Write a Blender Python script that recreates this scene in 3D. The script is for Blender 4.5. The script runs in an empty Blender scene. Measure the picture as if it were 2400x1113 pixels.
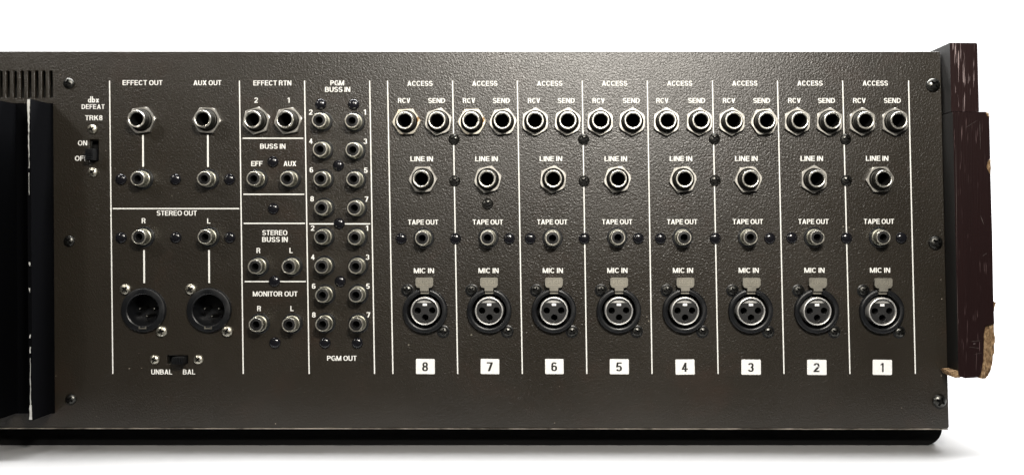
import bpy, bmesh, math, random
from mathutils import Vector

random.seed(7)
sc = bpy.context.scene
COL = sc.collection
S = 0.00025            # one panel unit (a quarter of a millimetre) in metres
CX, CY, D = 1300.0, 520.0, 2100.0   # eye axis on the panel, eye distance
FLOOR = 1053.0         # panel-unit height of the table top

# ------------------------------------------------------------------ camera
cam = bpy.data.cameras.new("camera")
camo = bpy.data.objects.new("camera", cam)
COL.objects.link(camo)
camo.location = (0, -D * S, (FLOOR - CY) * S)
camo.rotation_euler = (math.radians(90), 0, 0)
cam.sensor_width = 36
cam.lens = 36 * D / 2400
cam.shift_x = (1200 - CX) / 2400
cam.shift_y = -(556.5 - CY) / 2400
cam.clip_start = 0.01
cam.clip_end = 50
sc.camera = camo

# ------------------------------------------------------------------ world and lamps
w = bpy.data.worlds.new("World")
sc.world = w
w.use_nodes = True
w.node_tree.nodes["Background"].inputs[0].default_value = (1.0, 0.97, 0.92, 1)
w.node_tree.nodes["Background"].inputs[1].default_value = 0.06


def lamp(name, loc, target, sx, sy, power, col):
    l = bpy.data.lights.new(name, 'AREA')
    l.shape = 'RECTANGLE'
    l.size, l.size_y = sx, sy
    l.energy = power
    l.color = col
    o = bpy.data.objects.new(name, l)
    COL.objects.link(o)
    o.location = loc
    o.rotation_euler = (Vector(target) - Vector(loc)).to_track_quat('-Z', 'Y').to_euler()
    return o


def PX(px, py, h=0.0):
    return Vector(((px - CX) * S, -h * S, (FLOOR - py) * S))


# two ceiling spots side by side over the camera, one nearer lamp up to the left
lamp("ceiling_lamp", PX(1560, -640, 2050), PX(1450, 350), 0.06, 0.06, 4.0, (1, .95, .87))
lamp("ceiling_lamp", PX(1830, -660, 2050), PX(1500, 350), 0.06, 0.06, 1.4, (1, .95, .87))
lamp("ceiling_lamp", PX(650, -700, 2050), PX(600, 350), 0.06, 0.06, 0.9, (1, .95, .87))  # added lamp, brings more sheen to the panel's upper left
lamp("left_lamp", PX(-900, -800, 1300), PX(300, 400), 0.05, 0.05, 0.85, (1, .95, .88))
# added lights that overexpose the table and its backdrop to white
lamp("added_table_light", (0.0, 0.045, 1.15), (0.0, 0.045, 0), 1.8, 0.13, 88.0, (1, 1, 1))
lamp("added_backdrop_light", (0.0, 0.75, 1.5), (0.0, 1.1, 0.3), 2.6, 0.6, 330.0, (1, 1, 1))

sc.view_settings.view_transform = 'Standard'
sc.view_settings.look = 'None'
sc.view_settings.exposure = 0
sc.view_settings.gamma = 1
sc.view_settings.use_curve_mapping = False
sc.render.engine = 'CYCLES'
sc.cycles.max_bounces = 6


# ------------------------------------------------------------------ materials
def mat(name, col, rough=0.5, metal=0.0, spec=0.5):
    m = bpy.data.materials.new(name)
    m.use_nodes = True
    b = m.node_tree.nodes["Principled BSDF"]
    b.inputs["Base Color"].default_value = (*col, 1)
    b.inputs["Roughness"].default_value = rough
    b.inputs["Metallic"].default_value = metal
    b.inputs["Specular IOR Level"].default_value = spec
    return m


def N(m, t, **kw):
    n = m.node_tree.nodes.new(t)
    for k, v in kw.items():
        setattr(n, k, v)
    return n


def L(m, a, b):
    m.node_tree.links.new(a, b)


def coords(m, scale=(1, 1, 1)):
    tc = N(m, "ShaderNodeTexCoord")
    mp = N(m, "ShaderNodeMapping")
    mp.inputs["Scale"].default_value = scale
    L(m, tc.outputs["Object"], mp.inputs["Vector"])
    return mp.outputs[0]


def noise(m, vec, scale, detail=3, rough=0.55, dist=0.0):
    n = N(m, "ShaderNodeTexNoise")
    n.inputs["Scale"].default_value = scale
    n.inputs["Detail"].default_value = detail
    n.inputs["Roughness"].default_value = rough
    n.inputs["Distortion"].default_value = dist
    L(m, vec, n.inputs["Vector"])
    return n.outputs["Fac"]


def ramp(m, fac, stops):
    r = N(m, "ShaderNodeValToRGB")
    els = r.color_ramp.elements
    while len(els) < len(stops):
        els.new(0.5)
    for e, (p, c) in zip(els, stops):
        e.position = p
        e.color = (*c, 1) if len(c) == 3 else c
    L(m, fac, r.inputs[0])
    return r.outputs[0]


def mix(m, fac, a, b):
    x = N(m, "ShaderNodeMix", data_type='RGBA')
    for sock, v in ((x.inputs[0], fac), (x.inputs[6], a), (x.inputs[7], b)):
        if isinstance(v, (int, float)):
            sock.default_value = v
        elif isinstance(v, tuple):
            sock.default_value = (*v, 1)
        else:
            L(m, v, sock)
    return x.outputs[2]


def bump(m, height, strength, dist):
    b = N(m, "ShaderNodeBump")
    b.inputs["Strength"].default_value = strength
    b.inputs["Distance"].default_value = dist
    L(m, height, b.inputs["Height"])
    L(m, b.outputs[0], m.node_tree.nodes["Principled BSDF"].inputs["Normal"])
    return b


def setin(m, name, out):
    L(m, out, m.node_tree.nodes["Principled BSDF"].inputs[name])


G = (0, 0, 0)
W1 = (1, 1, 1)


def panel_material():
    m = mat("hammered_brown_paint", (.04, .036, .03), .36, 0, .62)
    v = coords(m)
    big = noise(m, v, 9, 4, .6)
    base = mix(m, ramp(m, big, [(.3, G), (.7, W1)]), (.0135, .0107, .0072), (.0195, .0158, .0110))
    # rusty brown stains
    st = noise(m, v, 21, 5, .65, .6)
    base = mix(m, ramp(m, st, [(.56, G), (.76, (.55, .55, .55))]), base, (.030, .017, .011))
    # sparse pale specks of dust
    vo = N(m, "ShaderNodeTexVoronoi")
    vo.inputs["Scale"].default_value = 95
    L(m, v, vo.inputs["Vector"])
    sp = ramp(m, vo.outputs["Distance"], [(.035, W1), (.06, G)])
    gate = ramp(m, noise(m, v, 37, 2), [(.62, G), (.66, W1)])
    mul = N(m, "ShaderNodeMath", operation='MULTIPLY')
    L(m, sp, mul.inputs[0])
    L(m, gate, mul.inputs[1])
    base = mix(m, mul.outputs[0], base, (.16, .15, .12))
    setin(m, "Base Color", base)
    n1 = noise(m, v, 900, 3, .55, .5)
    n2 = noise(m, v, 1500, 2, .5)
    ad = N(m, "ShaderNodeMath", operation='MULTIPLY_ADD')
    L(m, n2, ad.inputs[0])
    ad.inputs[1].default_value = .35
    L(m, n1, ad.inputs[2])
    bump(m, ad.outputs[0], .5, .0005)
    setin(m, "Roughness", ramp(m, noise(m, v, 14, 4), [(.3, (.285,) * 3), (.7, (.37,) * 3)]))
    return m


def wood_material(name, c0, c1, pore, amount):
    m = mat(name, c0, .45, 0, .2)
    v = coords(m, (1, 1, .06))
    base = mix(m, noise(m, v, 260, 4), c0, c1)
    streak = noise(m, coords(m, (1, .2, .045)), 1500, 2, .5)
    gate = noise(m, coords(m, (1, 1, .25)), 120, 2)
    s = ramp(m, streak, [(amount, G), (amount + .03, W1)])
    g = ramp(m, gate, [(.42, G), (.6, W1)])
    mu = N(m, "ShaderNodeMath", operation='MULTIPLY')
    L(m, s, mu.inputs[0])
    L(m, g, mu.inputs[1])
    base = mix(m, mu.outputs[0], base, pore)
    setin(m, "Base Color", base)
    bump(m, streak, .25, .0004)
    return m


def chip_material():
    m = mat("raw_chipboard", (.3, .2, .1), .9, 0, .2)
    v = coords(m, (1, 1, .5))
    base = ramp(m, noise(m, v, 700, 5, .7), [(.32, (.05, .028, .014)), (.5, (.20, .125, .065)), (.68, (.42, .30, .175))])
    setin(m, "Base Color", base)
    bump(m, noise(m, v, 900, 4, .7), 1, .0012)
    return m


def metal_material(name, col, rough, dirt=.25, metal=1.0):
    m = mat(name, col, rough, metal)
    oi = N(m, "ShaderNodeObjectInfo")
    va = N(m, "ShaderNodeVectorMath", operation='MULTIPLY_ADD')
    L(m, oi.outputs["Random"], va.inputs[0])
    va.inputs[1].default_value = (3.0, 5.0, 7.0)
    L(m, coords(m), va.inputs[2])
    v = va.outputs[0]
    n = noise(m, v, 230, 4, .65)
    bump(m, n, .3, .0004)
    setin(m, "Base Color", mix(m, ramp(m, n, [(.45, G), (.75, (dirt,) * 3)]), col, tuple(c * .35 for c in col)))
    setin(m, "Roughness", ramp(m, n, [(.3, (rough * .8,) * 3), (.7, (min(1, rough * 1.3),) * 3)]))
    return m


def rusty_material():
    m = mat("rust_spotted_nickel", (.7, .66, .58), .4, 1)
    v = coords(m)
    f = ramp(m, noise(m, v, 210, 4, .65), [(.52, G), (.64, W1)])
    setin(m, "Base Color", mix(m, f, (.72, .68, .58), (.34, .20, .07)))
    setin(m, "Roughness", mix(m, f, (.36,) * 3, (.8,) * 3))
    return m


def thread_material():
    m = mat("dark_threaded_nickel", (.030, .029, .026), .48, 1)
    v = coords(m)
    wv = N(m, "ShaderNodeTexWave", wave_type='BANDS', bands_direction='Y')
    wv.inputs["Scale"].default_value = 420
    L(m, v, wv.inputs["Vector"])
    bump(m, wv.outputs["Fac"], .5, .0003)
    return m


def ink_material():
    m = mat("white_silkscreen_ink", (.80, .80, .77), .6, 0, .3)
    v = coords(m)
    f = ramp(m, noise(m, v, 420, 4, .7), [(.56, G), (.80, (.7,) * 3)])
    setin(m, "Base Color", mix(m, f, (.80, .80, .77), (.42, .40, .36)))
    bump(m, noise(m, v, 720, 3), .35, .0004)
    return m


def lip_material():
    m = mat("lit_worn_edge_paint", (.03, .026, .02), .45)
    v = coords(m, (1, 1, 3))
    f = ramp(m, noise(m, v, 55, 5, .7), [(.40, G), (.62, W1)])
    setin(m, "Base Color", mix(m, f, (.05, .043, .033), (.30, .27, .23)))  # pale patches carry the lit line along the edge as well as bare wear
    return m


def sticker_material():
    m = mat("white_vinyl_sticker", (.78, .78, .76), .5)
    v = coords(m)
    f = ramp(m, noise(m, v, 160, 5, .7), [(.55, G), (.8, (.5,) * 3)])
    setin(m, "Base Color", mix(m, f, (.78, .78, .77), (.50, .50, .49)))
    return m


def black_plastic(name, col, rough):
    m = mat(name, col, rough)
    v = coords(m)
    setin(m, "Roughness", ramp(m, noise(m, v, 130, 4), [(.3, (rough * .7,) * 3), (.7, (min(1, rough * 1.4),) * 3)]))
    return m


M = {
    'panel': panel_material(),
    'lip': lip_material(),
    'print': ink_material(),
    'case': mat("dark_case_paint", (.02, .018, .016), .5),
    'nickel': metal_material("bright_nickel", (.80, .78, .71), .30, .35),
    'nut': metal_material("satin_nickel_nut", (.46, .445, .41), .46, .6),
    'rustnut': rusty_material(),
    'thread': thread_material(),
    'rca': metal_material("dull_nickel", (.42, .41, .34), .42, .4),
    'rcarim': metal_material("worn_nickel_rim", (.78, .75, .66), .36, .3),
    'plastic': black_plastic("black_moulded_plastic", (.0045, .005, .006), .36),
    'recess': mat("black_socket_interior", (.003, .003, .003), .7, 0, .2),
    'insulator': black_plastic("dark_insulator", (.0055, .0055, .0058), .5),
    'dome': black_plastic("glossy_black_nylon", (.006, .006, .008), .16),
    'bscrew': metal_material("black_oxide_steel", (.085, .084, .078), .36, .3),
    'sscrew': metal_material("aged_zinc", (.62, .59, .50), .36, .5),
    'tab': metal_material("satin_latch_metal", (.29, .275, .235), .5, .35, .8),
    'shell': metal_material("bright_latch_shell", (.80, .79, .76), .42, .3, .8),
    'key': mat("white_key_plastic", (.85, .85, .85), .4),
    'sticker': sticker_material(),
    'ink': mat("black_sticker_ink", (.012, .012, .012), .5),
    'sink': mat("black_anodised_metal", (.0012, .0013, .0018), .7, 0, .04),
    'bare': metal_material("bare_scuffed_metal", (.75, .75, .72), .5, .5, .6),
    'wood_hi': wood_material("dark_stained_wood", (.0100, .0036, .0036), (.0145, .0054, .0054), (.24, .19, .19), .60),
    'wood_lo': wood_material("worn_stained_wood", (.0082, .0029, .0030), (.0120, .0042, .0043), (.09, .06, .06), .66),
    'chip': chip_material(),
    'scuff': mat("pale_scuff", (.06, .047, .044), .7),
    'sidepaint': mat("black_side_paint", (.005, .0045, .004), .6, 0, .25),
    'dust': mat("pale_dust", (.30, .27, .22), .8, 0, .2),
    'shadow_black': mat("plinth_shadow_black", (.003, .003, .003), .9, 0, .1),  # near-black for the added plinth, shade put into its colour
    'table': mat("white_paper_sweep", (.20, .20, .20), .9, 0, .05),
}


# ------------------------------------------------------------------ mesh helpers (local panel units: x right, y DOWN, h towards the eye)
def V(x, y, h):
    return (x * S, -h * S, -y * S)


def obj(name, me, m, parent=None, loc=None):
    o = bpy.data.objects.new(name, me)
    COL.objects.link(o)
    if m is not None and not me.materials:
        for k in (m if isinstance(m, (list, tuple)) else [m]):
            me.materials.append(M[k])
    o.parent = parent
    if loc is not None:
        o.location = loc
    return o


def finish(bm, name, smooth=True, angle=35):
    bmesh.ops.recalc_face_normals(bm, faces=bm.faces)
    me = bpy.data.meshes.new(name)
    bm.to_mesh(me)
    bm.free()
    if smooth:
        for p in me.polygons:
            p.use_smooth = True
        me.set_sharp_from_angle(angle=math.radians(angle))
    return me


def add_lathe(bm, prof, seg=40, cx=0, cy=0, mi=0, closed=False):
    rings = []
    for r, h in prof:
        if r < 1e-6:
            rings.append([bm.verts.new(V(cx, cy, h))])
        else:
            rings.append([bm.verts.new(V(cx + r * math.cos(2 * math.pi * k / seg), cy + r * math.sin(2 * math.pi * k / seg), h)) for k in range(seg)])
    pairs = list(zip(rings, rings[1:]))
    if closed:
        pairs.append((rings[-1], rings[0]))
    for a, b in pairs:
        for k in range(seg):
            k2 = (k + 1) % seg
            if len(a) == 1 and len(b) == 1:
                continue
            if len(a) == 1:
                f = bm.faces.new((a[0], b[k2], b[k]))
            elif len(b) == 1:
                f = bm.faces.new((a[k], a[k2], b[0]))
            else:
                f = bm.faces.new((a[k], a[k2], b[k2], b[k]))
            f.material_index = mi


def lathe(name, prof, seg=40, **kw):
    bm = bmesh.new()
    add_lathe(bm, prof, seg, **kw)
    return finish(bm, name)


def add_prism(bm, poly, h0, h1, mi=0):
    a = [bm.verts.new(V(x, y, h0)) for x, y in poly]
    b = [bm.verts.new(V(x, y, h1)) for x, y in poly]
    fs = [bm.faces.new(a), bm.faces.new(b)]
    n = len(poly)
    for k in range(n):
        fs.append(bm.faces.new((a[k], a[(k + 1) % n], b[(k + 1) % n], b[k])))
    for f in fs:
        f.material_index = mi
    return fs


def bevel(bm, off, seg=2, angle=30):
    es = [e for e in bm.edges if len(e.link_faces) == 2 and e.calc_face_angle(0) > math.radians(angle)]
    bmesh.ops.bevel(bm, geom=es, offset=off * S, segments=seg, profile=.5, affect='EDGES', clamp_overlap=True)


def box(x0, x1, y0, y1):
    return [(x0, y0), (x1, y0), (x1, y1), (x0, y1)]


def circle(cx, cy, r, seg=32):
    return [(cx + r * math.cos(2 * math.pi * k / seg), cy + r * math.sin(2 * math.pi * k / seg)) for k in range(seg)]


def plate(name, outer, holes, h0, h1, bev=0.0):
    """flat sheet with real holes, optionally with a rounded edge"""
    cu = bpy.data.curves.new(name, 'CURVE')
    cu.dimensions = '2D'
    cu.fill_mode = 'BOTH'
    for poly in [outer] + holes:
        sp = cu.splines.new('POLY')
        sp.points.add(len(poly) - 1)
        for p, (x, y) in zip(sp.points, poly):
            p.co = (x * .01, -y * .01, 0, 1)
        sp.use_cyclic_u = True
    cu.extrude = ((h1 - h0) / 2 - bev) * .01
    cu.bevel_depth = bev * .01
    cu.bevel_resolution = 1
    cu.offset = -bev * .01
    o = bpy.data.objects.new(name, cu)
    COL.objects.link(o)
    dg = bpy.context.evaluated_depsgraph_get()
    me = bpy.data.meshes.new_from_object(o.evaluated_get(dg))
    bpy.data.objects.remove(o)
    hm = (h0 + h1) / 2
    for v in me.vertices:
        x, y, z = v.co
        v.co = V(x * 100, -y * 100, hm + z * 100)
    me.name = name
    me.materials.clear()
    bm = bmesh.new()
    bm.from_mesh(me)
    bmesh.ops.remove_doubles(bm, verts=bm.verts, dist=1e-7)
    bmesh.ops.recalc_face_normals(bm, faces=bm.faces)
    bm.to_mesh(me)
    bm.free()
    for p in me.polygons:
        p.use_smooth = False
    return me


def glyph(ch, t, u):
    """grotesque capital or figure as strips: list of (outer points, inner points) in cap-height units, and its width"""
    P = []

    def rect(x0, x1, y0, y1):
        P.append(([(x0, y0), (x1, y0)], [(x0, y1), (x1, y1)]))

    def diag(x0, y0, x1, y1, hw):
        P.append(([(x0 - hw / 2, y0), (x1 - hw / 2, y1)], [(x0 + hw / 2, y0), (x1 + hw / 2, y1)]))

    def ring(cx, cy, rx, ry, a0, a1, n=18, e=.86):
        o, i = [], []
        for k in range(n + 1):
            a = math.radians(a0 + (a1 - a0) * k / n)
            c, q = math.cos(a), math.sin(a)
            c, q = math.copysign(abs(c) ** e, c), math.copysign(abs(q) ** e, q)
            o.append((cx + rx * c, cy + ry * q))
            i.append((cx + (rx - t) * c, cy + (ry - u) * q))
        P.append((o, i))

    def bowl(x0, x1, y0, y1):
        rx = min(x1 - x0 - .05, (y1 - y0) * .62)
        rect(x0, x1 - rx, y1 - u, y1)
        rect(x0, x1 - rx, y0, y0 + u)
        ring(x1 - rx, (y0 + y1) / 2, rx, (y1 - y0) / 2, -90, 90, 16)

    ry = (1 + u) / 4
    w_ = .66
    if ch == 'A':
        w_ = .76
        diag(.11, 0, .38, 1, t * 1.15)
        diag(.65, 0, .38, 1, t * 1.15)
        rect(.2, .56, .21, .21 + u * .9)
    elif ch == 'B':
        w_ = .68
        rect(0, t, 0, 1)
        bowl(t * .8, .64, .52 - u / 2, 1)
        bowl(t * .8, .68, 0, .52 + u / 2)
    elif ch in 'CG':
        w_ = .73 if ch == 'C' else .76
        ring(.37, .5, .37, .5, 38, 322 if ch == 'C' else 300, 30)
        if ch == 'G':
            rect(.76 - t * .9, .76, .0, .5)
            rect(.40, .76 - t * .9, .5 - u, .5)
    elif ch == 'D':
        w_ = .70
        rect(0, t, 0, 1)
        bowl(t * .8, .70, 0, 1)
    elif ch in 'EF':
        w_ = .61 if ch == 'E' else .57
        rect(0, t, 0, 1)
        rect(t, w_, 1 - u, 1)
        rect(t, w_ * .93, .5 - u * .4, .5 + u * .6)
        if ch == 'E':
            rect(t, w_ + .01, 0, u)
    elif ch == 'H':
        w_ = .70
        rect(0, t, 0, 1)
        rect(.70 - t, .70, 0, 1)
        rect(t, .70 - t, .5 - u / 2, .5 + u / 2)
    elif ch == 'I':
        w_ = t
        rect(0, t, 0, 1)
    elif ch == 'K':
        w_ = .74
        rect(0, t, 0, 1)
        diag(t * .9, .36, .60, 1, t * 1.3)
        diag(.62, 0, .34, .60, t * 1.2)
    elif ch == 'L':
        w_ = .56
        rect(0, t, 0, 1)
        rect(t, .56, 0, u)
    elif ch == 'M':
        w_ = .86
        rect(0, t * .95, 0, 1)
        rect(.86 - t * .95, .86, 0, 1)
        diag(.43, 0, t * .55, 1, t * 1.05)
        diag(.43, 0, .86 - t * .55, 1, t * 1.05)
    elif ch == 'N':
        w_ = .71
        rect(0, t * .97, 0, 1)
        rect(.71 - t * .97, .71, 0, 1)
        diag(.71 - t * .6, 0, t * .6, 1, t * 1.2)
    elif ch == 'O':
        w_ = .78
        ring(.39, .5, .39, .5, 0, 360, 40)
    elif ch in 'PR':
        w_ = .64 if ch == 'P' else .70
        rect(0, t, 0, 1)
        bowl(t * .8, .64 if ch == 'P' else .67, .40 if ch == 'P' else .43, 1)
        if ch == 'R':
            diag(.585, 0, .50, .46, t * 1.05)
    elif ch == 'S':
        w_ = .66
        ring(.33, 1 - ry, .315, ry, 18, 270, 22)
        ring(.33, ry, .33, ry, 90, -162, 22)
    elif ch == 'T':
        w_ = .61
        rect(.305 - t / 2, .305 + t / 2, 0, 1 - u)
        rect(0, .61, 1 - u, 1)
    elif ch == 'U':
        w_ = .70
        rect(0, t, .36, 1)
        rect(.70 - t, .70, .36, 1)
        ring(.35, .36, .35, .36, 180, 360, 18)
    elif ch == 'V':
        w_ = .70
        diag(.35, 0, .10, 1, t * 1.15)
        diag(.35, 0, .60, 1, t * 1.15)
    elif ch == 'X':
        w_ = .72
        diag(.11, 0, .61, 1, t * 1.3)
        diag(.61, 0, .11, 1, t * 1.3)
    elif ch == '1':
        w_ = .36
        rect(.36 - t, .36, 0, 1)
        P.append(([(0, .72), (.36 - t, .80)], [(0, .84), (.36 - t, 1)]))
    elif ch == '2':
        w_ = .56
        ring(.28, .70, .28, .30, 175, -18, 20)
        diag(.13, u, .44, .56, t * 1.35)
        rect(0, .55, 0, u)
    elif ch == '3':
        w_ = .56
        ring(.275, 1 - ry, .265, ry, 165, -90, 22)
        ring(.275, ry, .285, ry, 90, -165, 22)
    elif ch == '4':
        w_ = .57
        rect(.45 - t, .45, 0, 1)
        diag(.08, .32, .37, 1, t * 1.0)
        rect(0, .57, .22, .22 + u)
    elif ch == '5':
        w_ = .56
        ring(.27, .32, .285, .32, 140, -160, 24)
        rect(.08, .53, 1 - u, 1)
        diag(.09, .44, .15, 1, t)
    elif ch == '6':
        w_ = .56
        ring(.285, .32, .28, .32, 0, 360, 30)
        ring(.29, .60, .285, .40, 35, 200, 20)
    elif ch == '7':
        w_ = .54
        rect(0, .54, 1 - u, 1)
        diag(.2, 0, .44, 1 - u, t * 1.12)
    elif ch == '8':
        w_ = .57
        ring(.285, 1 - ry + .01, .26, ry - .01, 0, 360, 28)
        ring(.285, ry, .285, ry, 0, 360, 28)
    elif ch == 'd':
        w_ = .54
        rect(.54 - t, .54, 0, 1)
        ring(.27, .30, .27, .30, 0, 360, 26)
    elif ch == 'b':
        w_ = .54
        rect(0, t, 0, 1)
        ring(.27, .30, .27, .30, 0, 360, 26)
    elif ch == 'x':
        w_ = .50
        diag(.10, 0, .42, .6, t * 1.3)
        diag(.42, 0, .10, .6, t * 1.3)
    return P, w_


def text_polys(items, name, h, t=.172, u=.145):
    """items: (string, centre x, centre y, width, cap height); one flat mesh of printed characters"""
    bm = bmesh.new()
    for s, cx, cy, wd, cap in items:
        gap = .095
        x, strips = 0, []
        for ch in s:
            if ch == ' ':
                x += .26
                continue
            P, gw = glyph(ch, t, u)
            strips.append((x, P))
            x += gw + gap
        x -= gap
        sx = wd / x if wd else cap
        for ox, P in strips:
            for k, (o, i) in enumerate(P):
                hh = h + .05 * k
                a = [bm.verts.new(V(cx + (ox + p[0] - x / 2) * sx, cy - (p[1] - .5) * cap, hh)) for p in o]
                b = [bm.verts.new(V(cx + (ox + p[0] - x / 2) * sx, cy - (p[1] - .5) * cap, hh)) for p in i]
                for q in range(len(a) - 1):
                    f = bm.faces.new((a[q], a[q + 1], b[q + 1], b[q]))
                    f.normal_update()
                    if f.normal.y > 0:
                        f.normal_flip()
    me = bpy.data.meshes.new(name)
    bm.to_mesh(me)
    bm.free()
    return me


def boolean_cut(me, cutter_me):
    a = bpy.data.objects.new("a", me)
    b = bpy.data.objects.new("b", cutter_me)
    COL.objects.link(a)
    COL.objects.link(b)
    md = a.modifiers.new("cut", 'BOOLEAN')
    md.operation = 'DIFFERENCE'
    md.solver = 'EXACT'
    md.object = b
    bpy.context.view_layer.update()
    dg = bpy.context.evaluated_depsgraph_get()
    out = bpy.data.meshes.new_from_object(a.evaluated_get(dg))
    bpy.data.objects.remove(a)
    bpy.data.objects.remove(b)
    return out


def base_of(tx, ty, h):
    """panel position of something whose end, h above the panel, was measured at (tx, ty)"""
    k = 1 - h / D
    return CX + (tx - CX) * k, CY + (ty - CY) * k


# ------------------------------------------------------------------ setting: white table running up into a backdrop
def sweep():
    bm = bmesh.new()
    prof = [(-0.058, 0.0), (0.9, 0.0)]
    for k in range(1, 13):
        a = math.pi / 2 * k / 12
        prof.append((0.9 + .35 * math.sin(a), .35 - .35 * math.cos(a)))
    prof.append((1.25, 2.2))
    prof = prof + [(y + (.006 if i > 1 else 0), z - .006 if i < 2 else z) for i, (y, z) in reversed(list(enumerate(prof)))]
    rows = [[bm.verts.new((x, y, z)) for y, z in prof] for x in (-2.2, 2.2)]
    n = len(prof)
    for k in range(n):
        bm.faces.new((rows[0][k], rows[0][(k + 1) % n], rows[1][(k + 1) % n], rows[1][k]))
    me = finish(bm, "table_top", True, 40)
    o = obj("white_floor", me, 'table')
    o["kind"] = "structure"
    return o


sweep()

# ------------------------------------------------------------------ the console
root = bpy.data.objects.new("mixing_console", None)
COL.objects.link(root)
root["label"] = "brown metal rear of a mixing console with many sockets and a dark wooden end"
root["category"] = "mixing console"

# measured positions ------------------------------------------------
ACCESS = [947.9, 1023.6, 1103.4, 1177.2, 1253.8, 1330.8, 1408, 1484, 1565.3, 1643.5, 1720.8, 1797.8, 1876, 1952.2, 2030.4, 2108]
LINEIN = [987, 1141.3, 1296.5, 1449.2, 1605, 1760, 1915.8, 2072.7]
HP = 34
PHONE = [(318.4, 279), (473.6, 279), (591.2, 280.3), (667, 280.3)] + [(x, 282.4) for x in ACCESS] + [(x, 419.2) for x in LINEIN]
HR = 31
RCA = [(321.6, 418.7), (477.9, 418.7), (324.5, 555.5), (479.3, 555.5), (593.9, 418.6), (672.3, 418.6), (597.2, 624.9), (676.4, 624.9), (599, 760.9), (676.8, 760.9),
       (747.5, 282), (824.6, 283), (749.5, 350), (826.3, 351), (751, 419), (827.9, 419.6), (752.8, 486.8), (830, 487.4),
       (752.3, 555.6), (830.8, 556.7), (753.4, 624), (832.7, 624.5), (755, 692), (833.4, 691.6), (755.3, 760), (834, 760.5),
       (989.1, 558.2), (1142.4, 557.4), (1295, 558.2), (1448.6, 556.7), (1603.8, 556.7), (1759.3, 556.3), (1916.3, 556.3), (2071.1, 556.3)]
DOMES = [(283.9, 420.5), (411.4, 420.5), (538.3, 420.5), (284.6, 557), (412.4, 556.5), (539, 556.5), (639.8, 379.4), (641, 489), (751.8, 245), (829, 245.4),
         (793.4, 388.4), (795.4, 523.9), (797.6, 659.2), (762, 803.2), (837.8, 803.2), (643.6, 658.8), (644.7, 802.9),
         (940.5, 559), (1067.6, 559), (1193.6, 559), (1243, 559), (1369.4, 559), (1496.2, 558.5), (1547.8, 559), (1676, 558.5), (1804, 558.5), (1855.5, 557.4), (1983.8, 558), (2112, 557.8)]
MICX = [(995, 728.8), (1146.1, 728.8), (1298.3, 728.8), (1450.9, 728.8), (1606, 729), (1761.1, 729.3), (1916.3, 729.5), (2069.6, 730)]
MALE = [(338.6, 725.9), (491.6, 725.9)]
STICK = [(997, 858, 44, '8'), (1148.3, 858, 43.4, '7'), (1299.2, 858, 43.2, '6'), (1451.3, 858.4, 44.6, '5'), (1605.3, 859.2, 44.7, '4'), (1760, 859.6, 45.5, '3'), (1914, 860, 45.3, '2'), (2067.5, 860, 45, '1')]
FEM_H = 14
phone_base = [base_of(x, y, HP) for x, y in PHONE]
rca_base = [base_of(x, y, HR) for x, y in RCA]
mic_base = [base_of(x, y, FEM_H) for x, y in MICX]

# rear panel ----------------------------------------------------------
XL = -620
outer = [(XL, 121), (2200, 121.5), (2204, 125), (2224, 1000), (2221, 1003), (XL, 1000.5)]
holes = []
for k in range(36):
    x0 = 114.8 - 16.8 * k
    if x0 < XL + 60:
        break
    holes.append([(x0, 168.5), (x0 + 2, 166.5), (x0 + 6.3, 166.5), (x0 + 8.3, 168.5), (x0 + 8.8, 230), (x0 + .6, 230)])
holes += [circle(x, y, 15.5, 24) for x, y in phone_base]
holes += [circle(x, y, 12, 20) for x, y in rca_base]
holes += [circle(x, y, 44, 40) for x, y in mic_base]
holes += [circle(x, y, 44, 40) for x, y in MALE]
holes.append(box(209.5, 231, 327.5, 378.5))
holes.append(box(391.5, 440.5, 832, 851.5))
panel = obj("rear_panel", plate("rear_panel", outer, holes, -7, 0, 1.0), 'panel', root)
panel.location = PX(0, 0) - Vector((0, 0, 0))
ORG = PX(0, 0)


def at(x, y, h=0):
    return PX(x, y, h)


# folded lower lip of the panel
bm = bmesh.new()
add_prism(bm, [(XL, 1001.2), (2221, 1003.6), (2221, 1005.6), (XL, 1003.2)], -40, 2.2)
bevel(bm, .7)
obj("bottom_lip", finish(bm, "bottom_lip"), 'lip', root, ORG)

# printed lines ---------------------------------------------------------
bm = bmesh.new()


def line(x0, y0, x1, y1, wd):
    d = Vector((x1 - x0, y1 - y0)).normalized()
    n = Vector((-d.y, d.x)) * wd / 2
    vs = [bm.verts.new(V(x, y, .5)) for x, y in ((x0 + n.x, y0 + n.y), (x1 + n.x, y1 + n.y), (x1 - n.x, y1 - n.y), (x0 - n.x, y0 - n.y))]
    f = bm.faces.new(vs)
    f.normal_update()
    if f.normal.y > 0:
        f.normal_flip()


for a, b in ((257.0, 264.7), (561.3, 570.3), (713.9, 724.7), (866.5, 878), (908.4, 921), (1060.8, 1072.8), (1212.4, 1224.2), (1364.5, 1375.3), (1517, 1528.2), (1669.7, 1683), (1822, 1837.4), (1974.7, 1991.9), (2129.2, 2145.2)):
    line(a, 189.5, b, 875.5, 2.7)
for x0, x1, y in ((264.5, 561, 489), (569, 711, 324.5), (570.6, 713.3, 455.5), (571.4, 715, 523.5), (573.6, 717, 659.5), (725, 868, 524.6)):
    line(x0, y - .01, x1, y + .01, 2.8)
for x, y0, y1 in ((335.4, 317, 391.5), (487.4, 317, 391.5), (338, 586, 663), (490.2, 586, 663)):
    line(x - .2, y0, x + .3, y1, 4.0)
me = bpy.data.meshes.new("printed_line")
bm.to_mesh(me)
bm.free()
obj("printed_line", me, 'print', panel)

# printed lettering -----------------------------------------------------
T = []


def t(s, x0, x1, cy, cap=11.6):
    T.append((s, (x0 + x1) / 2, cy, x1 - x0, cap))


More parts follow.
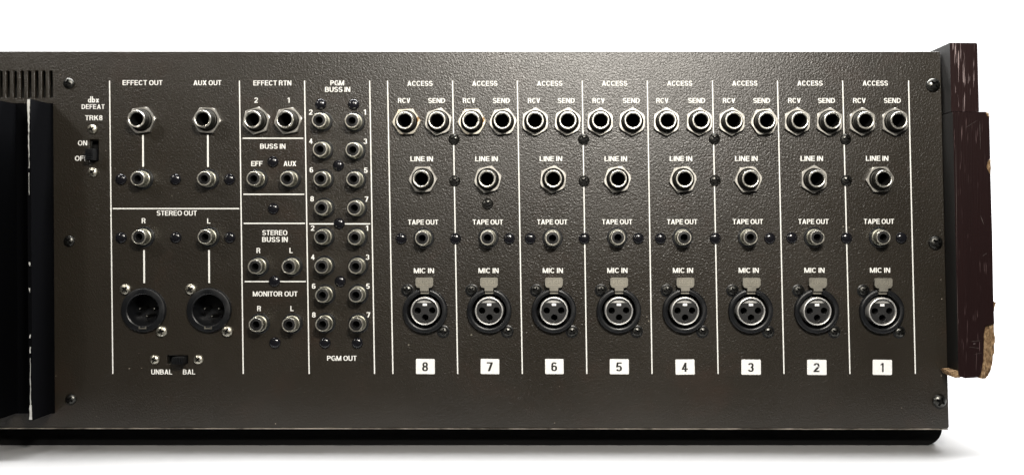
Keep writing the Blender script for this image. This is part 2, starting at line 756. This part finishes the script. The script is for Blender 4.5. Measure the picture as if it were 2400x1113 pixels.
def d(s, x, y, cap=12):
    T.append((s, x, y, {'1': 5.4, 'L': 7.5, 'R': 9.2}.get(s, 8.4), cap))


t('EFFECT OUT', 287.5, 381, 194.5)
t('AUX OUT', 453.5, 519, 194.7)
t('EFFECT RTN', 594, 683, 195.2)
t('PGM', 774.4, 806.7, 195)
t('BUSS IN', 761.8, 821, 210.2)
d('2', 600.5, 235.4)
d('1', 676.3, 235.4)
for s, x, y in (('2', 728.5, 263.4), ('1', 855, 263.4), ('4', 728.9, 331.2), ('3', 856.2, 331.5), ('6', 729.9, 398.3), ('5', 857.5, 399.3), ('8', 731.5, 466.2), ('7', 859.2, 466.8),
                ('2', 732.8, 534.6), ('1', 860.3, 534.6), ('4', 733.5, 602.4), ('3', 861.4, 602.4), ('6', 735.4, 670.2), ('5', 862.5, 670.2), ('8', 735.7, 737.3), ('7', 863.6, 737.3),
                ('R', 606, 586.9), ('L', 682.3, 586.9), ('R', 607.5, 722.5), ('L', 684.5, 722.5), ('R', 337, 517.2), ('L', 489.5, 517.7)):
    d(s, x, y)
t('BUSS IN', 609.8, 669.3, 343.2)
t('EFF', 588.9, 615.5, 383.7)
t('AUX', 664.7, 694.3, 383.7)
t('STEREO', 614.9, 673.5, 545.3)
t('BUSS IN', 614.5, 674.6, 561.1)
t('MONITOR OUT', 592.7, 697.4, 688.3)
t('PGM OUT', 766.7, 836, 838.8)
t('dbx', 206.5, 232, 233.6, 14.5)
t('DEFEAT', 191.6, 245.5, 250.6, 11)
t('TRK8', 200, 240.5, 276.6)
t('ON', 183, 204.6, 335.5)
t('OFF', 175.8, 205.5, 371.4)
t('STEREO OUT', 367.6, 461.5, 499.4)
t('UNBAL', 354.7, 403.8, 870.8)
t('BAL', 429, 457.7, 870.8)
for x0 in (954.7, 1106.7, 1258.7, 1410.7, 1563.3, 1715.8, 1868.6, 2021.6):
    t('ACCESS', x0, x0 + 59.2, 196.2 - .0006 * (x0 - 954))
for x0, wd in ((933, 28.5), (1085, 28.5), (1237.3, 28.5), (1388.7, 28.5), (1538, 28.6), (1694, 29), (1847, 29.5), (1999, 29.8)):
    t('RCV', x0, x0 + wd, 236.2)
for x0 in (1003.5, 1155.2, 1307.2, 1459.5, 1612.8, 1765, 1917, 2071.3):
    t('SEND', x0, x0 + 39.8, 236.2)
for x0 in (962, 1113.8, 1264.8, 1416.8, 1569.5, 1722.8, 1876, 2029.2):
    t('LINE IN', x0, x0 + 52.8, 372.6 - .001 * (x0 - 962))
for x0 in (956.3, 1108, 1258.9, 1411, 1563.3, 1717.3, 1871, 2024.4):
    t('TAPE OUT', x0, x0 + 70.8, 520.6 - .0016 * (x0 - 956))
for x0 in (970, 1121.4, 1272, 1423.2, 1576.9, 1731, 1885, 2038.7):
    t('MIC IN', x0, x0 + 47.4, 634 - .001 * (x0 - 970))
obj("printed_lettering", text_polys(T, "printed_lettering", .55), 'print', panel)

# case behind the panel ----------------------------------------------------
rim_o = [(XL, 124), (2198, 124.5), (2218, 999), (XL, 997)]
rim_i = [(XL + 12, 136), (2186, 136), (2205, 987), (XL + 12, 985)]
me = plate("case", rim_o, [rim_i], -70, -7.2)
bm = bmesh.new()
bm.from_mesh(me)
add_prism(bm, rim_o, -70.5, -1500)
bmesh.ops.recalc_face_normals(bm, faces=bm.faces)
bm.to_mesh(me)
bm.free()
obj("case", me, 'case', root, ORG)
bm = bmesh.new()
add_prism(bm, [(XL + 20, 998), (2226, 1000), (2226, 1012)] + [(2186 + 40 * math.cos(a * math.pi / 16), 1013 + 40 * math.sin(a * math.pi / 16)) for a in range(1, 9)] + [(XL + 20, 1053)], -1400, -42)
obj("added_shadow_plinth", finish(bm, "added_shadow_plinth", False), 'shadow_black', root, ORG)  # added black block standing in for the shadow band under the console

# ---------------------------------------------------------------- sockets
def hexagon(r, rot=0):
    return [(r * math.cos(math.pi / 3 * k + rot), r * math.sin(math.pi / 3 * k + rot)) for k in range(6)]


def nut_mesh():
    bm = bmesh.new()
    add_prism(bm, hexagon(33.5), .3, 9)
    bmesh.ops.recalc_face_normals(bm, faces=bm.faces)
    me = finish(bm, "hex_nut", False)
    cb = bmesh.new()
    # conical chamfer: keep what lies inside a turned profile, minus the bore
    add_lathe(cb, [(0, -2), (60, -2), (60, 20), (30.5, 20), (30.5, 9.5), (31, 9), (34, 7.4), (34, -1), (0, -1)][1:-1], 48, closed=True)
    bmesh.ops.recalc_face_normals(cb, faces=cb.faces)
    me = boolean_cut(me, finish(cb, "c", False))
    cb = bmesh.new()
    add_lathe(cb, [(0, -3), (25.6, -3), (25.6, 7.6), (27, 10), (27, 14), (0, 14)], 48)
    bmesh.ops.recalc_face_normals(cb, faces=cb.faces)
    me = boolean_cut(me, finish(cb, "c", False))
    me.name = "hex_nut"
    me.materials.clear()
    me.materials.append(M['nut'])
    for p in me.polygons:
        p.use_smooth = True
    me.set_sharp_from_angle(angle=math.radians(18))
    return me


nut_me = nut_mesh()
nut_rust = nut_me.copy()
nut_rust.materials.clear()
nut_rust.materials.append(M['rustnut'])
# threaded barrel with bright rim: slot 0 thread, 1 rim, 2 bore
bm = bmesh.new()
add_lathe(bm, [(25.4, 1), (25.4, 8), (24, 10), (21.6, 11.5), (21.2, 28), (20.4, 31)], 44, mi=0)
add_lathe(bm, [(20.4, 31), (20.2, 32.6), (19.2, 33.8), (17.6, 34), (16.2, 33.4), (15.2, 31.8), (14.7, 29)], 44, mi=1)
add_lathe(bm, [(14.7, 29), (14.4, -25), (0, -25)], 44, mi=2)
bmesh.ops.remove_doubles(bm, verts=bm.verts, dist=1e-7)
barrel_me = finish(bm, "phone_jack")
for k in ('thread', 'nickel', 'recess'):
    barrel_me.materials.append(M[k])

NUTROT = {0: .12, 1: -.05, 2: .30, 3: .18, 4: 0.05, 5: .32, 6: .02, 7: .12, 8: .5, 9: .42, 10: .5, 11: .48, 12: .52, 13: .5, 14: .5, 15: .1, 16: .5, 17: .48, 18: .52, 19: .55, 20: .02, 21: .25, 22: .42, 23: .2, 24: .15, 25: .1, 26: .5, 27: .05}
jack_proto = None
for i, (x, y) in enumerate(phone_base):
    if jack_proto is None:
        j = obj("phone_jack", barrel_me, None, root)
        n = obj("hex_nut", nut_me, None, j)
        jack_proto, nut_proto = j, n
    else:
        j = jack_proto.copy()
        COL.objects.link(j)
        j.parent = root
        n = nut_proto.copy()
        COL.objects.link(n)
        n.parent = j
    j.location = at(x, y)
    n.rotation_euler = (0, -NUTROT.get(i, random.random()), 0)
    if i in (4, 6):
        n.data = nut_rust
        n["label"] = "rust spotted hexagonal nut"

# RCA: flange (part) > shell, insert
flange_me = lathe("rca_jack", [(24, .3), (24, 2.2), (22.5, 3.4), (17, 3.6), (17, .3)], 40)
flange_me.materials.append(M['plastic'])
bm = bmesh.new()
add_lathe(bm, [(19.0, 2.5), (19.0, 9), (17.4, 10), (16.8, 28)], 40, mi=0)
add_lathe(bm, [(16.8, 28), (16.6, 30), (15.8, 31), (14.6, 31), (13.8, 30), (13.6, 24)], 40, mi=1)
bmesh.ops.remove_doubles(bm, verts=bm.verts, dist=1e-7)
rshell_me = finish(bm, "metal_shell")
rshell_me.materials.append(M['rca'])
rshell_me.materials.append(M['rcarim'])
bm = bmesh.new()
add_lathe(bm, [(13.7, 29.2), (9.0, 29.6), (8.2, 28.8)], 36, mi=0)
add_lathe(bm, [(8.2, 28.8), (7.4, 6), (0, 6)], 36, mi=1)
bmesh.ops.remove_doubles(bm, verts=bm.verts, dist=1e-7)
rins_me = finish(bm, "insulator")
rins_me.materials.append(M['insulator'])
rins_me.materials.append(M['recess'])
proto = None
for x, y in rca_base:
    if proto is None:
        a = obj("rca_jack", flange_me, None, root)
        b = obj("metal_shell", rshell_me, None, a)
        c = obj("insulator", rins_me, None, a)
        proto = (a, b, c)
    else:
        a, b, c = (q.copy() for q in proto)
        for q in (a, b, c):
            COL.objects.link(q)
        a.parent = root
        b.parent = a
        c.parent = a
    a.location = at(x, y)

# glossy black dome plugs
dome_me = lathe("dome_rivet", [(13.2, .2), (13.2, 1.2)] + [(13.0 * math.cos(k * math.pi / 16), 1.6 + 6.6 * math.sin(k * math.pi / 16)) for k in range(0, 8)] + [(0, 8.2)], 36)
dome_me.materials.append(M['dome'])
for x, y in DOMES:
    obj("dome_rivet", dome_me, None, root, at(x, y))


# ---------------------------------------------------------------- screws
def screw_mesh(r, hh, m, rec=.62):
    bm = bmesh.new()
    prof = [(0, .2), (r, .2), (r, 1.2)] + [(r * math.cos(k * math.pi / 18), 1.2 + hh * math.sin(k * math.pi / 18)) for k in range(1, 9)] + [(0, 1.2 + hh)]
    add_lathe(bm, prof, 36)
    bmesh.ops.remove_doubles(bm, verts=bm.verts, dist=1e-8)
    me = finish(bm, "s", False)
    a, b = r * rec, r * .17
    cb = bmesh.new()
    k = r * .30
    add_prism(cb, [(-b, -a), (b, -a), (b, -k), (k, -b), (a, -b), (a, b), (k, b), (b, k), (b, a), (-b, a), (-b, k), (-k, b), (-a, b), (-a, -b), (-k, -b), (-b, -k)], hh * .30, hh + 9)
    bmesh.ops.recalc_face_normals(cb, faces=cb.faces)
    me = boolean_cut(me, finish(cb, "c", False))
    me.name = "screw"
    me.materials.clear()
    me.materials.append(M[m])
    me.materials.append(M['recess'])
    for p in me.polygons:
        p.use_smooth = True
        c = p.center
        rr = math.hypot(c.x, c.z) / S
        if rr < r * rec * 1.02 and -c.y / S < hh * .36:
            p.material_index = 1
    me.set_sharp_from_angle(angle=math.radians(28))
    return me


scr_black = screw_mesh(13, 8, 'bscrew')
scr_big = screw_mesh(16.5, 10, 'bscrew')
scr_small = screw_mesh(12, 7, 'bscrew')
scr_silver = screw_mesh(11.3, 6, 'sscrew')
scr_silver_big = screw_mesh(13, 6.5, 'sscrew')


def screw(me, x, y, rot=None, parent=root, name="panel_screw", label=None):
    o = obj(name, me, None, parent, at(x, y) if parent is root else V(x, y, 0))
    o.rotation_euler = (0, random.uniform(0, 1.5) if rot is None else rot, 0)
    if label:
        o["label"] = label
    return o


for x, y in ((1064.3, 326.9), (1066, 423.9), (1368, 326.9), (1369, 424.6), (1674.3, 326), (1675.9, 423), (1981.4, 326.6), (1983.4, 423), (1142.9, 477.6), (163.3, 564.6), (167, 935)):
    screw(scr_black, x, y)
screw(scr_black, 162, 196, .2)
for x, y in ((2186, 200), (2192, 568.5), (2201, 939)):
    screw(scr_big, x, y)
washer = lathe("washer", [(15, .2), (15, .9), (11, 1.0)], 32)
obj("washer", washer, 'panel', root, at(164.5, 196.5))

# ---------------------------------------------------------------- slide switches
def slide_switch(cx, cy, w_, h_, kx, ky, kw, kh, vertical, screws):
    # frame part: a thin metal tray seen inside the cut-out
    me = plate("slide_switch", box(-w_ / 2 - 5, w_ / 2 + 5, -h_ / 2 - 5, h_ / 2 + 5), [box(-w_ / 2 + 2.5, w_ / 2 - 2.5, -h_ / 2 + 2.5, h_ / 2 - 2.5)], -12, -8)
    sw = obj("slide_switch", me, 'bscrew', root, at(cx, cy))
    bm = bmesh.new()
    add_prism(bm, box(-w_ / 2 - 5, w_ / 2 + 5, -h_ / 2 - 5, h_ / 2 + 5), -30, -22)
    obj("switch_well", finish(bm, "switch_well", False), 'recess', sw)
    bm = bmesh.new()
    add_prism(bm, box(kx - kw / 2, kx + kw / 2, ky - kh / 2, ky + kh / 2), -21.5, 22)
    n = 6
    for k in range(n):
        if vertical:
            y = ky - kh / 2 + kh * (k + .5) / n
            add_prism(bm, box(kx - kw / 2 + .6, kx + kw / 2 - .6, y - kh / n * .27, y + kh / n * .27), 22.2, 26)
        else:
            x = kx - kw / 2 + kw * (k + .5) / n
            add_prism(bm, box(x - kw / n * .27, x + kw / n * .27, ky - kh / 2 + .6, ky + kh / 2 - .6), 22.2, 26)
    bevel(bm, .5, 1)
    obj("slider_knob", finish(bm, "slider_knob", False), 'plastic', sw)
    for x, y in screws:
        screw(scr_silver, x - cx, y - cy, None, sw, "switch_screw")


slide_switch(220.2, 353, 21.5, 51, 0, 10.5, 17.5, 27, True, [(216.6, 303), (217.8, 403.8)])
slide_switch(416, 841.8, 49, 19.5, 9.5, 0, 26, 15.5, False, [(362.7, 841.9), (465.3, 841.9)])

# ---------------------------------------------------------------- three-pin output connectors
flange = lathe("output_connector", [(52, .3), (52, 6), (50.5, 8.5), (48, 9.5), (39, 9.5), (37, 8), (36, 4), (35.5, -48), (0, -48)], 56)
flange.materials.append(M['plastic'])
pin = lathe("contact_pin", [(4.4, -47.8), (4.4, -16), (3.4, -12), (1.6, -10), (0, -9.6)], 16)
bm = bmesh.new()
add_prism(bm, [(-9, -2), (-9, 4), (9, 4), (9, -2), (6, -2), (6, 1.5), (-6, 1.5), (-6, -2)], 8, 10.6)
bevel(bm, .5, 1)
latch = finish(bm, "latch_spring", False)
for x, y in MALE:
    f = obj("output_connector", flange, None, root, at(x, y))
    for px_, py_ in ((-17, -1), (17, -1), (0, 16.5)):
        obj("contact_pin", pin, 'bscrew', f, V(px_, py_, 0))
    obj("latch_spring", latch, 'sscrew', f, V(0, 39.5, 0))
    for sx, sy in ((-43.5, -48.5), (41.5, 50)):
        o = screw(scr_silver_big, sx, sy, None, f, "connector_screw")
        o.location.y -= 1.5 * S

# ---------------------------------------------------------------- microphone sockets
def ring_with_gap():
    """black socket ring with a gap at the top where the latch tab passes"""
    seg = 64
    g = math.radians(15)
    prof = [(52, .3), (52, 9), (50.5, 11.5), (48.5, 12.5), (42.5, 12.5), (41, 11.5), (40.2, 8), (40, .3)]
    bm = bmesh.new()
    rows = []
    for k in range(seg + 1):
        a = -math.pi / 2 + g + (2 * math.pi - 2 * g) * k / seg
        rows.append([bm.verts.new(V(r * math.cos(a), r * math.sin(a), h)) for r, h in prof])
    n = len(prof)
    for a, b in zip(rows, rows[1:]):
        for k in range(n):
            bm.faces.new((a[k], a[(k + 1) % n], b[(k + 1) % n], b[k]))
    bm.faces.new(rows[0])
    bm.faces.new(rows[-1])
    # recessed floor
    add_lathe(bm, [(51, .3), (51, 2.2), (40.2, 2.2), (40.2, -40), (0, -40)], 56, mi=1)
    return finish(bm, "microphone_socket")


mic_ring = ring_with_gap()
mic_ring.materials.append(M['plastic'])
mic_ring.materials.append(M['recess'])
mic_shell = lathe("inner_shell", [(33, -38), (33, 11.5), (32.2, 13.4), (31, 14), (29.8, 13.2), (29.3, 11), (29.3, -38)], 56)
mic_shell.materials.append(M['shell'])
# black insert: disc cut off by a chord at the top, with three contact holes
R_ = 29.0
a0 = math.asin(18.5 / R_)
arc = [(R_ * math.cos(a), R_ * math.sin(a)) for a in [-a0 + (math.pi + 2 * a0) * k / 40 for k in range(41)]]
ins = plate("contact_insert", arc, [circle(-16.8, -.5, 7.6, 20), circle(17, -1, 7.6, 20), circle(.6, 15.5, 7.6, 20)], -30, 8, .5)
bm = bmesh.new()
arc2 = [(R_ * math.cos(a), R_ * math.sin(a)) for a in [-math.pi + a0 + (math.pi - 2 * a0) * k / 20 for k in range(21)]]
add_prism(bm, [(x, y - .4) for x, y in arc2], -30, 4)
bevel(bm, .6, 1)
topplate = finish(bm, "latch_plate", False)
bm = bmesh.new()
add_prism(bm, box(-5, 5, -17.4, -12), 6, 9.6)
bevel(bm, .6, 1)
key = finish(bm, "locating_key", False)
# push tab
bm = bmesh.new()
add_prism(bm, [(-18, -78), (18, -78), (20.5, -75.5), (20.5, -61), (17, -55.5), (10, -54), (10, -47), (-10, -47), (-10, -54), (-17, -55.5), (-20.5, -61), (-20.5, -75.5)], 12, 18)
bevel(bm, 1.0, 2)
add_prism(bm, box(-9.5, 9.5, -52, -40), -20, 11.9)
tab = finish(bm, "push_tab", True, 25)
bm = bmesh.new()
add_prism(bm, box(-17, 17, -61.2, -60), 17.6, 18.6)
tabline = finish(bm, "x", False)
tab_text = text_polys([("PUSH", 0, -68.2, 29, 9.5)], "stamped_lettering", 18.35, .14, .13)
bmx = bmesh.new()
bmx.from_mesh(tab_text)
bmx.from_mesh(tabline)
bmx.to_mesh(tab_text)
bmx.free()
tab_text.materials.append(mat("stamped_edge", (.50, .47, .39), .4, .8))
# slim lobes that hold the screws
ear2 = lathe("mounting_ear", [(14.6, .25), (14.6, 2.2), (13.2, 3), (0, 3)], 28)
ear2.materials.append(M['plastic'])
proto = None
for i, (x, y) in enumerate(mic_base):
    f = obj("microphone_socket", mic_ring, None, root, at(x, y))
    for sx, sy in ((-41.5, -47.5), (42, 48.5)):
        obj("mounting_ear", ear2, None, f, V(sx, sy, 0))
    obj("inner_shell", mic_shell, None, f)
    obj("contact_insert", ins, 'insulator' if not ins.materials else None, f)
    obj("latch_plate", topplate, 'shell' if not topplate.materials else None, f)
    obj("locating_key", key, 'key' if not key.materials else None, f)
    obj("push_tab", tab, 'tab' if not tab.materials else None, f)
    obj("stamped_lettering", tab_text, None, f)
    for sx, sy in ((-41.5, -48.5), (42.5, 49)):
        o = screw(scr_small, sx, sy, None, f, "socket_screw")
        o.location.y -= 2 * S

# ---------------------------------------------------------------- number stickers
for x, y, wd, s in STICK:
    bm = bmesh.new()
    q = wd / 2
    add_prism(bm, [(-q + 1.5, -17.7), (q - 1.5, -17.5), (q, -16), (q + .4, 16.3), (q - 1, 17.8), (-q + 1.7, 17.7), (-q + .2, 16.2), (-q, -16.2)], .3, 1.1)
    st = obj("number_sticker", finish(bm, "number_sticker", False), 'sticker', root, at(x, y))
    st.rotation_euler = (0, random.uniform(-.012, .012), 0)
    st["label"] = "white sticker with black numeral " + s
    obj("numeral", text_polys([(s, -.5, .5, 7.5 if s == '1' else 14, 21)], "numeral", 1.3, .185, .15), 'ink', st)

# ---------------------------------------------------------------- heat sink
bm = bmesh.new()


def fin(xt, xb, thick, hh, y0, y1, h0):
    a = [(xt - thick, y0), (xt, y0), (xb, y1), (xb - thick, y1)]
    add_prism(bm, a, h0, hh)


add_prism(bm, [(XL + 60, 243), (125, 243), (129, 967), (XL + 60, 967)], .3, 6)
for k in range(7):
    fin(124 - 83 * k, 128.6 - 83 * k, 8, 90, 245, 965, 6.2)
bevel(bm, .8, 2)
sink = obj("heat_sink", finish(bm, "heat_sink", True, 30), 'sink', root, ORG)
# worn, bare metal along the edge of the end fin
bm = bmesh.new()


def fx(y):
    return 120 + 4.6 * (y - 245) / 720


def worn(y0, y1, w0, w1, jitter, off=0):
    n = max(2, int((y1 - y0) / 7))
    lft, rgt = [], []
    for k in range(n + 1):
        y = y0 + (y1 - y0) * k / n
        wd = w0 + (w1 - w0) * k / n
        lft.append(bm.verts.new(V(fx(y) + off - wd / 2 + random.uniform(-jitter, jitter), y, 90.35)))
        rgt.append(bm.verts.new(V(fx(y) + off + wd / 2 + random.uniform(-jitter, jitter), y, 90.35)))
    for k in range(n):
        f = bm.faces.new((lft[k], rgt[k], rgt[k + 1], lft[k + 1]))
        f.normal_update()
        if f.normal.y > 0:
            f.normal_flip()


worn(245.5, 262, 7, 5.5, .5)
worn(262, 300, 5, 2.6, .8)
worn(300, 400, 2.2, 1.3, .8)
worn(410, 460, 1.0, .6, .4)
for y in (610, 668, 772, 800):
    worn(y, y + random.uniform(8, 14), 3, 1.6, 1.2)
worn(825, 930, .9, 2.2, .6)
worn(930, 963, 4, 6.5, .8)
me = bpy.data.meshes.new("worn_edge")
bm.to_mesh(me)
bm.free()
obj("worn_edge", me, 'bare', sink)

# ---------------------------------------------------------------- wooden end
def uf(x, y, h):
    return base_of(x, y, h)


def solid(name, front, h0, h1, m, bev=1.2, parent=root):
    bm = bmesh.new()
    add_prism(bm, [uf(x, y, h1) for x, y in front], h0, h1)
    bevel(bm, bev, 2, 40)
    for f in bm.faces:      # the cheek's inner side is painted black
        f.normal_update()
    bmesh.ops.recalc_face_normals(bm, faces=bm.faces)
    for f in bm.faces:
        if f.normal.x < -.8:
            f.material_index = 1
    return obj(name, finish(bm, name, True, 35), [m, 'sidepaint'], parent, ORG)


upper = [(2226, 101), (2288, 101.5), (2290.5, 104), (2294.5, 262), (2229.5, 262)]
up = solid("upper_end_board", upper, -1500, 45, 'wood_hi')
up["label"] = "dark upper wooden end board with pale open grain"
lower = [(2233, 263), (2310, 262.5), (2313, 270), (2318.5, 276), (2321, 372), (2314.5, 379), (2312, 392), (2316, 402), (2321.5, 410), (2326, 560), (2328, 690), (2330.5, 757),
         (2309, 763), (2306, 785), (2304.5, 845), (2300, 873), (2293, 884), (2262, 886), (2250, 882), (2246.5, 874)]
lo = solid("lower_end_board", lower, -1500, 56, 'wood_lo')
lo["label"] = "wider lower wooden end board with chipped edges"


def chunk(name, front, h0, h1, parent, rough=1.6, cuts=3):
    bm = bmesh.new()
    add_prism(bm, [uf(x, y, h1) for x, y in front], h0, h1)
    bmesh.ops.triangulate(bm, faces=bm.faces)
    bmesh.ops.subdivide_edges(bm, edges=[e for e in bm.edges if e.calc_length() > 6 * S and max(v.co.y for v in e.verts) < 0.02], cuts=cuts, use_grid_fill=True)
    for v in bm.verts:
        if v.co.y < 0.003:
            v.co += Vector((random.uniform(-1, 1), random.uniform(-1, 1), random.uniform(-1, 1))) * rough * S
    return obj(name, finish(bm, name, False), 'chip', parent)


chunk("chipped_corner", [(2309.6, 763.5), (2330, 757.8), (2331, 800), (2329, 835), (2322, 862), (2316, 880), (2306, 888), (2293.5, 885), (2300.6, 873.5), (2305.2, 845), (2306.6, 785)], -30, 50, lo)
chunk("chipped_top_corner", [(2310.6, 263), (2317, 265.5), (2319, 275), (2313.6, 270)], -20, 54, lo, .7, 1)
chunk("chipped_notch", [(2321, 373), (2322, 395), (2321.6, 409), (2316.5, 401.5), (2312.6, 392), (2315, 379.4)], -30, 52, lo, .8, 1)
chunk("splinter", [(2328.6, 705), (2334, 709), (2331, 722), (2329, 732)], 10, 50, lo, .6, 1)
# raw board showing at the inner lower corner, below the board's own edge
chunk("chipped_inner_corner", [(2227, 871), (2244, 868), (2248, 877), (2252, 884.5), (2240, 885), (2229, 881)], 8, 55, lo, .9, 2)
# scuffs on the lower board
bm = bmesh.new()
for x0, y0, x1, y1, wd in ((2298, 505, 2306, 527, 1.2), (2303, 600, 2314, 592, .8), (2276, 800, 2300, 797, .8), (2270, 812, 2296, 816, .7), (2283, 830, 2302, 826, .8), (2240, 340, 2243, 620, 1.0), (2243, 640, 2245.5, 800, .8), (2262, 300, 2290, 283, .7), (2296, 284, 2298, 350, .9), (2281, 806, 2286, 804, 3.2)):
    p0, p1 = Vector(uf(x0, y0, 56)), Vector(uf(x1, y1, 56))
    dd = (p1 - p0).normalized()
    nn = Vector((-dd.y, dd.x)) * wd / 2
    n = 6
    prev = None
    for k in range(n + 1):
        p = p0.lerp(p1, k / n)
        q = nn * (random.uniform(.35, 1.1) if 0 < k < n else .15)
        cur = (bm.verts.new(V(p.x + q.x, p.y + q.y, 56.2)), bm.verts.new(V(p.x - q.x, p.y - q.y, 56.2)))
        if prev:
            f = bm.faces.new((prev[0], cur[0], cur[1], prev[1]))
            f.normal_update()
            if f.normal.y > 0:
                f.normal_flip()
        prev = cur
me = bpy.data.meshes.new("scuff_mark")
bm.to_mesh(me)
bm.free()
obj("scuff_mark", me, 'scuff', lo)

# ---------------------------------------------------------------- flecks of dust, paint chips and scratches on the panel
bm = bmesh.new()
random.seed(11)
spots = [(1976, 531, 1.6), (1990, 533, 1.3), (2001, 537, 1.4), (1516, 742, 1.5), (1520, 752, 1.8), (1528, 748, 1.2), (1512, 758, 1.0), (646, 992, 1.6), (1300, 990, 1.0), (1311, 905, .9), (131, 880, 1.4), (248, 353, 1.0), (303, 863, 1.5), (332, 862, 1.2), (141, 176, 1.6), (1208, 452, 1.0), (560, 236, 1.0), (2113, 955, 1.0), (700, 770, 1.2), (2207, 700, 1.5), (2205, 655, 1.2), (2206, 880, 1.4), (2203, 540, 1.0)]
for _ in range(60):
    spots.append((random.uniform(140, 2190), random.uniform(135, 990), random.uniform(.35, .8)))
for x, y, r in spots:
    n = 6
    ph = random.uniform(0, 6)
    vs = [bm.verts.new(V(x + r * random.uniform(.5, 1.2) * math.cos(ph - 2 * math.pi * k / n), y - r * random.uniform(.4, 1.0) * math.sin(ph - 2 * math.pi * k / n), .42)) for k in range(n)]
    f = bm.faces.new(vs)
    f.normal_update()
    if f.normal.y > 0:
        f.normal_flip()
me = bpy.data.meshes.new("dust")
bm.to_mesh(me)
bm.free()
o = obj("dust", me, 'dust', panel)
o["kind"] = "stuff"
